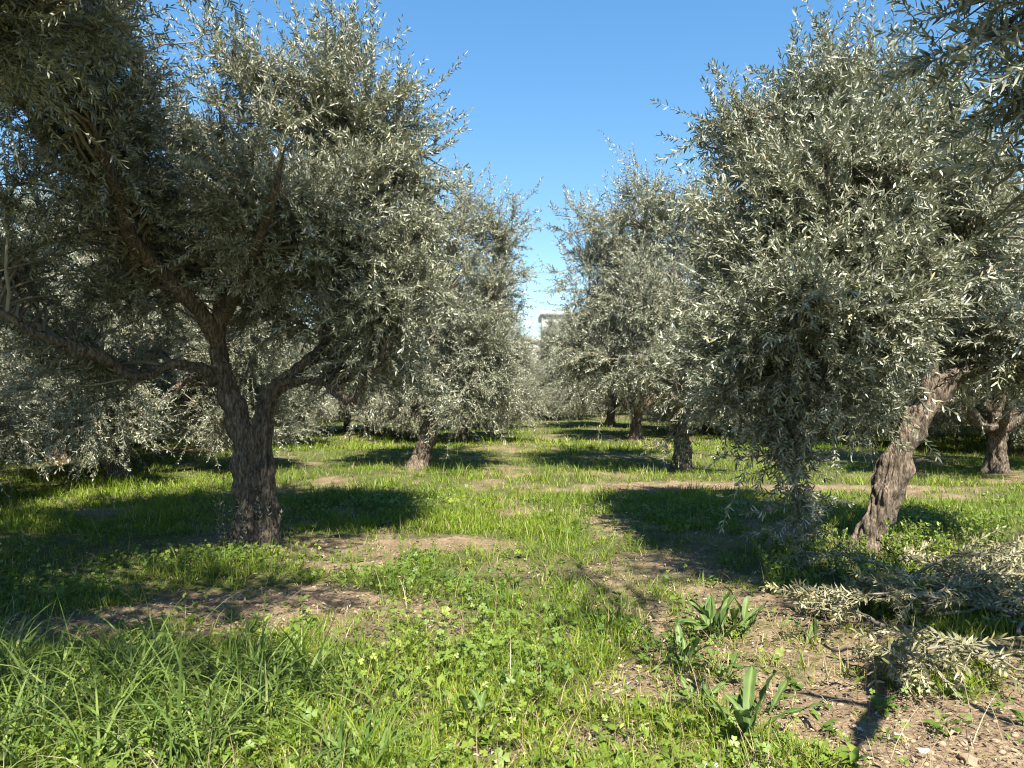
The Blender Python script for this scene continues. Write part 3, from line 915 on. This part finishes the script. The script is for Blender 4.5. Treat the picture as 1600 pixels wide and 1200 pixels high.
def build_grass():
    rng = np.random.default_rng(3)
    sets = []
    # tufts: blades gather round seeds
    for ylo, yhi, nt, per, segs, wmul in [(2.3, 9.5, 26000, 8, 3, 1.0), (8.5, 22, 36000, 5, 2, 1.9), (20, 75, 30000, 4, 2, 4.6)]:
        tx, ty = sample_field(rng, nt, ylo, yhi)
        b = bare(tx, ty)
        dens = np.clip(-.75 + 3.1 * (.6 * fbm2(tx * 2.3, ty * 2.3, 71, 3) + .4 * noise2(tx * 6.5, ty * 6.5, 72)), .04, 1)
        keep = rng.random(nt) < (1 - b) ** 1.3 * dens + .03
        tx, ty = tx[keep], ty[keep]
        m = len(tx)
        hh = grass_height(tx, ty) * rng.uniform(.6, 1.35, m) * (1 + .25 * np.clip((ty - 8) / 6, 0, 1)) * (1 - .55 * bare(tx, ty))
        hue = .55 * fbm2(tx * .7, ty * .7, 81, 3) + .25 * rng.random(m)
        idx = np.repeat(np.arange(m), per)
        n = len(idx)
        spread = .028 * wmul ** .8
        x = tx[idx] + rng.normal(0, spread, n); y = ty[idx] + rng.normal(0, spread, n)
        az = np.arctan2(y - ty[idx], x - tx[idx]) + rng.normal(0, .5, n)
        h = hh[idx] * rng.uniform(.6, 1.35, n)
        w = rng.uniform(.0035, .0075, n) * wmul
        lean = np.abs(rng.normal(.15, .32, n)); bend = np.abs(rng.normal(.5, .65, n))
        rnd = np.clip(hue[idx] + rng.normal(.03, .14, n), 0, .93)
        dry = rng.random(n) < .035 + .35 * bare(x, y)
        rnd[dry] = 1.0
        me = blades("grass", x, y, h, w, lean, az, bend, M['grass'], rnd, segs)
        sets.append((me, n))
    names = [("grass", "short fresh green grass growing in tufts near the camera"),
             ("grass", "sunlit and shaded green grass under the olive crowns in the middle ground"),
             ("grass", "distant strip of bright green grass between the olive rows")]
    for (me, n), (nm, lb) in zip(sets, names):
        o = link(nm, me, M['grass'])
        tag(o, lb, "grass", kind="stuff")
build_grass()

def build_stalks():
    rng = np.random.default_rng(18)
    n = 2600
    x, y = sample_field(rng, n, 2.5, 16)
    az = rng.uniform(0, 6.28, n)
    h = rng.uniform(.08, .34, n); w = rng.uniform(.002, .004, n) * (1 + y * .05)
    lean = np.abs(rng.normal(.5, .5, n)); bend = np.abs(rng.normal(.4, .4, n))
    me = blades("dry_stalks", x, y, h, w, lean, az, bend, None, rng.uniform(.35, 1.0, n), 4)
    o = link("dry_stalks", me, M['litter'])
    tag(o, "thin dry straw-coloured stalks lying and leaning among the green grass", "dry stalks", kind="stuff")
build_stalks()

def build_tall_grass():
    rng = np.random.default_rng(8)
    n = 1900
    # broad arching blades in the near left corner
    cx = rng.uniform(-3.0, -0.55, 130); cy = 3.05 + rng.random(130) ** 1.3 * 1.15
    keep = rng.random(130) < np.clip(1.25 - (cx + 3.0) * .25 , .3, 1)
    cx, cy = cx[keep], cy[keep]
    idx = rng.integers(0, len(cx), n)
    x = cx[idx] + rng.normal(0, .05, n); y = cy[idx] + rng.normal(0, .05, n)
    az = rng.uniform(0, 6.28, n)
    h = rng.uniform(.18, .58, n); w = rng.uniform(.005, .016, n)
    lean = np.abs(rng.normal(.25, .22, n)); bend = np.abs(rng.normal(1.0, .5, n))
    rnd = np.clip(rng.normal(.45, .25, n), 0, .95)
    me = blades("tall_grass", x, y, h, w, lean, az, bend, M['tall_grass'], rnd, 7)
    o = link("tall_grass", me, M['tall_grass'])
    tag(o, "tall arching broad-bladed grass in the near left corner", "grass", kind="stuff")
build_tall_grass()

def build_clover():
    rng = np.random.default_rng(9)
    spots = [(-.45, 4.7, .55, .75), (-.6, 6.0, .6, .55), (.05, 4.2, .35, .5), (-1.35, 6.35, .45, .2), (-1.1, 4.0, .3, .2), (1.0, 4.4, .3, .5),
             (.9, 8.6, .6, .6), (4.9, 8.8, 1.0, .8), (-1.0, 6.9, .35, .3), (-2.6, 7.0, .9, .5), (-3.7, 5.9, .7, .5), (2.0, 9.5, .8, .6), (-1.9, 10.5, 1.2, .8)]
    px, py = [], []
    for cx, cy, rx, ry in spots:
        k = int(1500 * rx * ry) + 60
        px.append(cx + rng.normal(0, rx * .55, k)); py.append(cy + rng.normal(0, ry * .55, k))
    x, y = sample_field(rng, 5200, 2.5, 13); px.append(x); py.append(y)
    x = np.concatenate(px); y = np.concatenate(py)
    keep = rng.random(len(x)) < (1.05 - 1.0 * bare(x, y))
    x, y = x[keep], y[keep]
    n = len(x)
    hgt = rng.uniform(.03, .12, n) * (.6 + .9 * noise2(x * 3, y * 3, 91))
    z = ground_z(x, y)
    top = np.stack([x + rng.normal(0, .02, n), y + rng.normal(0, .02, n), z + hgt], 1)
    nr = unit(np.stack([rng.normal(-.1, .55, n), rng.normal(-.2, .55, n), np.ones(n)], 1))
    r0 = rng.uniform(0, 6.28, n)
    sz = rng.uniform(.009, .023, n) * (1 + .7 * (rng.random(n) < .07))
    mb = MB()
    tm = (np.array([[0, 0, 0], [.45, .42, .1], [.45, -.42, .1], [.95, .38, .06], [.95, -.38, .06], [.85, 0, .0]]),
          [np.array([[0, 2, 4, 5], [0, 5, 3, 1]])])
    col = np.clip(noise2(x * 1.5, y * 1.5, 95) * .8 + rng.normal(.1, .15, n), 0, 1)
    for j in range(3):
        a = r0 + j * 2.094
        e1 = unit(np.cross(nr, np.array([0.3, .9, .1]))); e2 = np.cross(nr, e1)
        ax = np.cos(a)[:, None] * e1 + np.sin(a)[:, None] * e2
        v, f, rr = place_leaves(tm, top, ax, nr, sz, sz * 1.15, col)
        mb.add(v, f, rr)
    st = np.stack([np.stack([x, y, z - .01], 1), top * .5 + .5 * np.stack([x, y, z + hgt * .4], 1), top], 1)
    v, f = tubes_batch(st, np.full((n, 3), .0012), 3)
    mb.add(v, f, np.full(len(v), .5))
    o = link("clover", mb.mesh("clover"), M['clover'])
    tag(o, "bright green three-leaved clover spreading between the grass tufts", "clover", kind="stuff")
build_clover()

def build_rosettes():
    rng = np.random.default_rng(29)
    n = 1500
    x, y = sample_field(rng, n, 2.5, 12)
    keep = (rng.random(n) < 1.0 - .8 * bare(x, y)) & (noise2(x * 1.1, y * 1.1, 55) > .42)
    x, y = x[keep], y[keep]; n = len(x)
    per = 7
    idx = np.repeat(np.arange(n), per)
    a = rng.uniform(0, 6.28, len(idx))
    sc_ = rng.uniform(.5, 1.25, n)[idx]
    el = rng.uniform(.1, .95, len(idx))
    ax = np.stack([np.cos(a) * np.cos(el), np.sin(a) * np.cos(el), np.sin(el)], 1)
    pos = np.stack([x[idx] + rng.normal(0, .02, len(idx)), y[idx] + rng.normal(0, .02, len(idx)), ground_z(x, y)[idx] + rng.uniform(.0, .05, len(idx))], 1)
    nr = np.stack([-np.cos(a) * .5, -np.sin(a) * .5, np.ones(len(idx))], 1) + rng.normal(0, .3, (len(idx), 3))
    L = sc_ * rng.uniform(.035, .085, len(idx)); W = L * rng.uniform(.28, .6, len(idx))
    tm = (np.array([[0, 0, 0], [.25, .28, .05], [.25, -.28, .05], [.62, .5, .06], [.62, -.5, .06], [1, 0, -.16]]), LEAF6[1])
    hue = np.clip(noise2(x * 1.7, y * 1.7, 57)[idx] * .8 + rng.normal(.05, .15, len(idx)), 0, 1)
    v, f, r = place_leaves(tm, pos, ax, nr, L, W, hue)
    me = mesh_from("broadleaf_weeds", v, f); set_attr(me, "rnd", r)
    o = link("broadleaf_weeds", me, M['clover'])
    tag(o, "low broad-leaved weeds mixed into the grass", "weeds", kind="stuff")
build_rosettes()

# ------------------------------------------------------------------ litter and clods on the bare soil
def build_litter():
    rng = np.random.default_rng(14)
    x, y = sample_field(rng, 76000, 2.3, 15)
    b = bare(x, y)
    fine = (x > 1.0) & (y < 4.6)
    keep = rng.random(len(x)) < np.where(fine, .34, .85) * b ** 1.1 + np.where(y < 9, .20, .08)
    x, y = x[keep], y[keep]
    n = len(x)
    pos = np.stack([x, y, ground_z(x, y) + rng.uniform(.004, .018, n)], 1)
    a = rng.uniform(0, 6.28, n)
    ax = unit(np.stack([np.cos(a), np.sin(a), rng.normal(0, .22, n)], 1))
    nr = unit(np.stack([rng.normal(0, .35, n), rng.normal(0, .35, n), np.ones(n)], 1))
    L = rng.uniform(.014, .055, n) * np.where((x > 1.0) & (y < 4.6), .7, 1); W = np.where(rng.random(n) < .3, L * .06, L * rng.uniform(.15, .42, n))
    tm = (np.array([[0, 0, 0], [.3, .5, .16], [.3, -.5, .12], [.7, .42, .10], [.7, -.42, .16], [1, 0, .12]]), LEAF6[1])
    v, f, r = place_leaves(tm, pos, ax, nr, L, W, rng.random(n) ** 1.2)
    me = mesh_from("leaf_litter", v, f); set_attr(me, "rnd", r)
    o = link("leaf_litter", me, M['litter'])
    tag(o, "brown dry leaf litter scattered over the bare soil", "leaf litter", kind="stuff")
    # clods
    x, y = sample_field(rng, 5200, 2.4, 8)
    keep = rng.random(len(x)) < bare(x, y) ** 1.5
    x, y = x[keep], y[keep]; n = len(x)
    ico = np.array([[0, 0, 1], [.894, 0, .447], [.276, .851, .447], [-.724, .526, .447], [-.724, -.526, .447], [.276, -.851, .447],
                    [.724, .526, -.447], [-.276, .851, -.447], [-.894, 0, -.447], [-.276, -.851, -.447], [.724, -.526, -.447], [0, 0, -1]])
    fc = np.array([[0, 1, 2], [0, 2, 3], [0, 3, 4], [0, 4, 5], [0, 5, 1], [1, 6, 2], [2, 7, 3], [3, 8, 4], [4, 9, 5], [5, 10, 1],
                   [6, 7, 2], [7, 8, 3], [8, 9, 4], [9, 10, 5], [10, 6, 1], [11, 7, 6], [11, 8, 7], [11, 9, 8], [11, 10, 9], [11, 6, 10]])
    s = .004 + .016 * rng.random(n) ** 3
    v = ico[None] * rng.uniform(.6, 1.3, (n, 12, 1)) * s[:, None, None] * np.array([1.2, 1.0, .7])
    v = v + np.stack([x, y, ground_z(x, y) + s * .25], 1)[:, None]
    me = mesh_from("soil_clods", v.reshape(-1, 3), [(fc[None] + (np.arange(n) * 12)[:, None, None]).reshape(-1, 3)])
    o = link("soil_clods", me, M['clod'])
    tag(o, "small crumbs and clods of brown earth on the bare ground", "soil clods", kind="stuff")
build_litter()

# ------------------------------------------------------------------ broad-leaved plants (dock)
def dock_leaf(rng, length, width, az, tilt, bend):
    ns, nw = 9, 5
    t = np.linspace(0, 1, ns)[:, None]; s = np.linspace(-1, 1, nw)[None, :]
    prof = .13 * (1 - t) + np.clip((t - .12) / .88, 0, 1) ** .7 * np.sqrt(np.clip(1 - t ** 3.2, 0, 1)) * 1.05
    ang = tilt + bend * t
    r = length * t * np.sin(ang); z = length * t * np.cos(ang)
    wave = .14 * width * np.sin(t * 17 + s * 2 + rng.uniform(0, 6)) * np.abs(s)
    px = r - np.cos(ang) * (np.abs(s) * width * prof * .14 + wave) * 1.0 + 0 * s
    pz = z + np.sin(ang) * (np.abs(s) * width * prof * .14 + wave) + 0 * s
    py = s * width * prof * .5 + 0 * t
    c, sn = math.cos(az), math.sin(az)
    v = np.stack([(px * c - py * sn).ravel(), (px * sn + py * c).ravel(), pz.ravel()], 1)
    i = np.arange(ns - 1)[:, None] * nw + np.arange(nw - 1)[None]
    q = np.stack([i, i + 1, i + nw + 1, i + nw], -1).reshape(-1, 4)
    me = mesh_from("leaf", v, [q]); smooth(me)
    rib = np.where(np.abs(s) < .1, 1.0, .0) + 0 * t
    set_attr(me, "rnd", np.clip(rib.ravel() * .9 + rng.uniform(0, .5), 0, 1))
    return me

def dock(px, py, n, length, label, seed, upright=.35):
    rng = np.random.default_rng(seed)
    x, y = G(px, py)
    t = empty("dock_plant", (x, y, float(ground_z(x, y)) - .01))
    tag(t, label, "plant", "broad-leaved dock plants")
    for k in range(n):
        L = length * rng.uniform(.65, 1.1)
        lf = link("leaf", dock_leaf(rng, L, L * rng.uniform(.17, .27), k * 2.4 + rng.normal(0, .5), abs(rng.normal(upright * .8, .22)), rng.uniform(.0, .9)), M['dock'], t)
        lf.location = (rng.normal(0, .025), rng.normal(0, .025), 0)
        lf.rotation_euler = (rng.normal(0, .1), rng.normal(0, .1), 0)
dock(1118, 1000, 13, .36, "largest dock clump, tall pale leaves against the dark grass at right", 1, .45)
dock(1158, 988, 8, .30, "dark green dock just right of the largest dock clump", 12, .55)
dock(1172, 1150, 8, .36, "tall upright dock plant at the edge of the bare soil patch", 2, .32)
dock(1195, 1115, 6, .22, "short dock between the upright one and the cut branches", 13, .7)
dock(745, 1135, 7, .24, "dark green dock plant low in the middle of the foreground grass", 3, .5)
dock(1095, 1105, 7, .22, "small dock plant just left of the upright one by the bare soil", 4, .6)
dock(1070, 1045, 7, .24, "mid-green dock between the largest clump and the grassy lane", 14, .6)
dock(1125, 1065, 6, .22, "little dock between the largest clump and the upright one", 15, .6)
dock(945, 985, 5, .16, "little pointed dock seedling in the middle of the lane", 5, .45)
dock(1270, 1010, 6, .20, "small dock plant beside the cut branches", 6, .7)
dock(40, 1100, 8, .24, "rounded pale dock leaves among tall grass in the near left corner", 7, .6)

# ------------------------------------------------------------------ leafy weeds round the foot of the leaning tree
def make_weed(seed):
    rng = np.random.default_rng(seed)
    m = 16
    o = np.stack([rng.normal(0, .09, m), rng.normal(0, .09, m), np.zeros(m)], 1)
    d = unit(np.stack([rng.normal(0, .3, m), rng.normal(0, .3, m), np.ones(m)], 1))
    tm = (np.array([[0, 0, 0], [.25, .42, .05], [.25, -.42, .05], [.6, .36, .05], [.6, -.36, .05], [1, 0, -.1]]), LEAF6[1])
    (lv, lf, lr), tp = shoots_to_mesh(rng, o, d, rng.uniform(.16, .42, m), rng.normal(0, .25, (m, 3)), tm, .05, .03, .034, up_bias=1.6)
    mb = MB(); v, f = tubes_batch(tp, np.linspace(.003, .0015, 4)[None] * np.ones((m, 1)), 3); mb.add(v, f, np.full(len(v), .9))
    me = mesh_from("leaves", lv, lf); set_attr(me, "rnd", lr)
    return mb.mesh("stems"), me
WEEDS = [make_weed(31), make_weed(32)]
wp = []
rngw = np.random.default_rng(77)
for i, (px, py) in enumerate([(1345, 880), (1385, 862), (1420, 850), (1450, 845), (1400, 885), (1310, 870), (1280, 850), (1440, 875), (1360, 905), (1185, 850), (1215, 872), (1470, 830),
                              (1250, 885), (1300, 900), (1405, 915), (1150, 830), (1390, 935), (1440, 920), (1340, 930), (1210, 930), (1480, 900), (1430, 960), (1355, 965), (1530, 930), (1500, 850), (1540, 860)]):
    x, y = G(px, py)
    if i < 2:
        t = empty("leafy_weed", (0, 0, 0))
        link("stems", WEEDS[i][0], M['weed'], t); link("leaves", WEEDS[i][1], M['weed'], t)
        wp.append(t)
    else:
        t = copy_tree(wp[i % 2])
    t.location = (x, y, float(ground_z(x, y)) - .01); t.rotation_euler = (0, 0, rngw.uniform(0, 6.28))
    s = rngw.uniform(.5, .95); t.scale = (s, s, s)
    tag(t, "yellow-green leafy weed at the foot of the leaning trunk", "weed", "leafy weeds round the leaning trunk")

# ------------------------------------------------------------------ cut olive branches on the ground
def make_cut_branch(seed, length):
    rng = np.random.default_rng(seed)
    n = 14
    t = np.linspace(0, 1, n)
    p = np.stack([t * length, np.cumsum(rng.normal(0, .02, n)) * length, .05 + .13 * np.sin(t * 3.1) * rng.uniform(.3, 1.0) + rng.normal(0, .01, n)], 1)
    mb = MB()
    v, f = tube(p, np.linspace(.014, .003, n), 6); mb.add(v, f, np.full(len(v), .25))
    m = 16
    tt = rng.uniform(.12, 1, m) * (n - 1.01); a = tt.astype(int); fr = (tt - a)[:, None]
    o = p[a] * (1 - fr) + p[a + 1] * fr
    sd = rng.choice([-1, 1], m)
    d = unit(np.stack([rng.uniform(.4, 1, m), sd * rng.uniform(.2, .9, m), rng.normal(.12, .25, m)], 1))
    ln = rng.uniform(.2, .45, m)
    bend = np.stack([rng.normal(0, .2, m), rng.normal(0, .3, m), rng.uniform(-.6, -.1, m)], 1)
    (lv, lf, lr), tp = shoots_to_mesh(rng, o, d, ln, bend, LEAF6, .062, .0135, .020, up_bias=.2)
    lv[:, 2] = np.maximum(lv[:, 2], .004)
    v, f = tubes_batch(tp, np.linspace(.004, .0015, 4)[None] * np.ones((m, 1)), 3); mb.add(v, f, np.full(len(v), .8))
    me = mesh_from("leaves", lv, lf); set_attr(me, "rnd", lr)
    return mb.mesh("stem"), me
CUT = [make_cut_branch(s, l) for s, l in ((41, .9), (42, 1.2), (43, .7), (44, 1.0))]
cp = []
rngc = np.random.default_rng(99)
spots = []
for i in range(30):
    # heap that runs along the right edge
    u = rngc.random(); 
    px = 1270 + 410 * u ** .8; py = (995 + 50 * u) - rngc.random() * (95 + 95 * u)
    spots.append((px, py, rngc.uniform(-1.2, 1.4) + (3.14 if rngc.random() < .5 else 0), rngc.uniform(-.02, .06)))
spots += [(1300, 1030, -1.0, 0), (1365, 1035, -.8, 0), (1570, 1050, -2.6, 0), (1500, 1040, -.6, 0)]
for i, (px, py, rz, dz) in enumerate(spots):
    x, y = G(px, py)
    if i < 4:
        t = empty("cut_branch", (0, 0, 0))
        link("stem", CUT[i][0], M['twig'], t); link("leaves", CUT[i][1], M['cut_leaf'], t)
        cp.append(t)
    else:
        t = copy_tree(cp[i % 4])
    t.location = (x, y, float(ground_z(x, y)) + dz); t.rotation_euler = (rngc.normal(0, .10), rngc.normal(-.02, .08), rz)
    tag(t, "pruned olive branch with grey-green leaves lying in the heap at right", "cut branch", "pruned branches heaped at right")

# ------------------------------------------------------------------ fallen leaves and stones one can point at
def fallen_leaf(px, py, length, width, rz, label, seed):
    rng = np.random.default_rng(seed)
    me = dock_leaf(rng, length, width, 0, R(84), .25)
    x, y = G(px, py)
    o = link("fallen_leaf", me, M['litter'], None, (x, y, float(ground_z(x, y)) + .018))
    o.rotation_euler = (0, 0, rz)
    a = me.attributes["rnd"]; vals = np.full(len(me.vertices), rng.uniform(.75, 1.0), np.float32); a.data.foreach_set("value", vals)
    tag(o, label, "fallen leaf", "large dry leaves on the soil")
fallen_leaf(1440, 1143, .085, .045, -.3, "pale yellow fallen leaf lying in the branch shadow", 1)
fallen_leaf(1388, 1150, .08, .045, -.6, "tan fallen leaf left of the pale yellow one", 2)
fallen_leaf(1325, 1135, .07, .035, -1.0, "brown fallen leaf standing on the soil beside two others", 3)
fallen_leaf(1310, 1145, .08, .03, 2.8, "narrow brown leaf half under the standing one", 4)
fallen_leaf(1480, 1160, .09, .05, .5, "curled tan leaf nearest the right edge of the bare soil", 5)
fallen_leaf(1265, 1080, .06, .03, .2, "small pale leaf on soil just below the cut branches", 6)

def stone(px, py, s, label, seed, mat):
    import bmesh
    rng = np.random.default_rng(seed)
    bm = bmesh.new(); bmesh.ops.create_icosphere(bm, subdivisions=3, radius=1)
    me = bpy.data.meshes.new("stone"); bm.to_mesh(me); bm.free()
    co = np.empty(len(me.vertices) * 3, np.float32); me.vertices.foreach_get("co", co); co = co.reshape(-1, 3).astype(float)
    r = .65 + .7 * noise3(co * 1.3 + seed * 5, seed) + .15 * noise3(co * 4, seed)
    co = co * r[:, None] * np.array([1.25, .9, .6]) * s
    me.vertices.foreach_set("co", np.ascontiguousarray(co, np.float32).ravel()); me.update()
    x, y = G(px, py)
    o = link("stone", me, mat, None, (x, y, float(ground_z(x, y)) + s * .35))
    o.rotation_euler = (0, 0, rng.uniform(0, 6.28))
    tag(o, label, "stone", "stones on the bare soil")
stone(1441, 1178, .020, "small white stone in the dark branch shadow at lower right", 1, M['stone'])
stone(1510, 1192, .032, "brown clod at the bottom edge right of the white stone", 2, M['clod'])
stone(1105, 1195, .045, "pale grey stone at the bottom edge below the upright dock", 3, M['stone'])
stone(1240, 1185, .035, "reddish brown clod at the bottom edge of the soil", 4, M['clod'])

# ------------------------------------------------------------------ buildings beyond the grove
def box(mb, x0, x1, y0, y1, z0, z1):
    v = np.array([[x, y, z] for z in (z0, z1) for y in (y0, y1) for x in (x0, x1)], float)
    f = np.array([[0, 2, 3, 1], [4, 5, 7, 6], [0, 1, 5, 4], [1, 3, 7, 5], [3, 2, 6, 7], [2, 0, 4, 6]])
    mb.add(v, [f])
def building(loc, w, dp, h, floors, bays, wall, label):
    t = empty("building", loc)
    tag(t, label, "building")
    mb = MB(); box(mb, 0, w, 0, dp, 0, h); link("wall", mb.mesh("wall"), wall, t)
    mb = MB(); box(mb, -.5, w + .5, -.5, dp + .5, h + .002, h + .9); link("cornice", mb.mesh("cornice"), wall, t)
    for fl in range(floors):
        for b in range(bays):
            x = (b + .5) * w / bays; z = (fl + .35) * h / floors
            mb = MB(); box(mb, x - .75, x + .75, -.10, .02, z - .1, z + 1.6)
            wf = link("window", mb.mesh("window"), M['white_wall'], t)
            mb = MB(); box(mb, x - .6, x + .6, -.13, -.05, z + .02, z + 1.45)
            link("pane", mb.mesh("pane"), M['glass'], wf)
building((5.5, 130, 0), 9, 12, 14.8, 4, 3, M['render_wall'], "grey building with an overhanging flat top showing above the far trees")
building((1.5, 150, 0), 6.5, 10, 11.5, 3, 2, M['white_wall'], "low white building glimpsed left of the grey one")

# ------------------------------------------------------------------ yellow bush at the end of the lane
def bush(x, y, s, label):
    rng = np.random.default_rng(int(x * 10 + y))
    m = 420
    a = rng.uniform(0, 6.28, m); r = rng.random(m) ** .5 * .7
    o = np.stack([np.cos(a) * r, np.sin(a) * r, rng.uniform(0, .55, m) * (1.2 - r)], 1)
    d = unit(np.stack([np.cos(a) * .6, np.sin(a) * .6, np.ones(m)], 1) + rng.normal(0, .4, (m, 3)))
    (lv, lf, lr), tp = shoots_to_mesh(rng, o, d, rng.uniform(.25, .5, m), rng.normal(0, .2, (m, 3)), LEAF4, .09, .035, .06)
    t = empty("bush", (x, y, float(ground_z(x, y)))); t.scale = (s, s, s)
    tag(t, label, "bush", "yellow-green bushes at the end of the lane")
    me = mesh_from("leaves", lv, lf); set_attr(me, "rnd", lr); link("leaves", me, M['weed'], t)
    mb = MB(); v, f = tubes_batch(tp, np.full((m, 4), .004), 3); mb.add(v, f); link("stems", mb.mesh("stems"), M['twig'], t)
bush(0.9, 47, 1.5, "yellow-green bush closing the sunny end of the lane")
bush(-0.3, 49, 1.3, "smaller yellow-green bush left of the one closing the lane")
print("LEAVES", NLEAF)
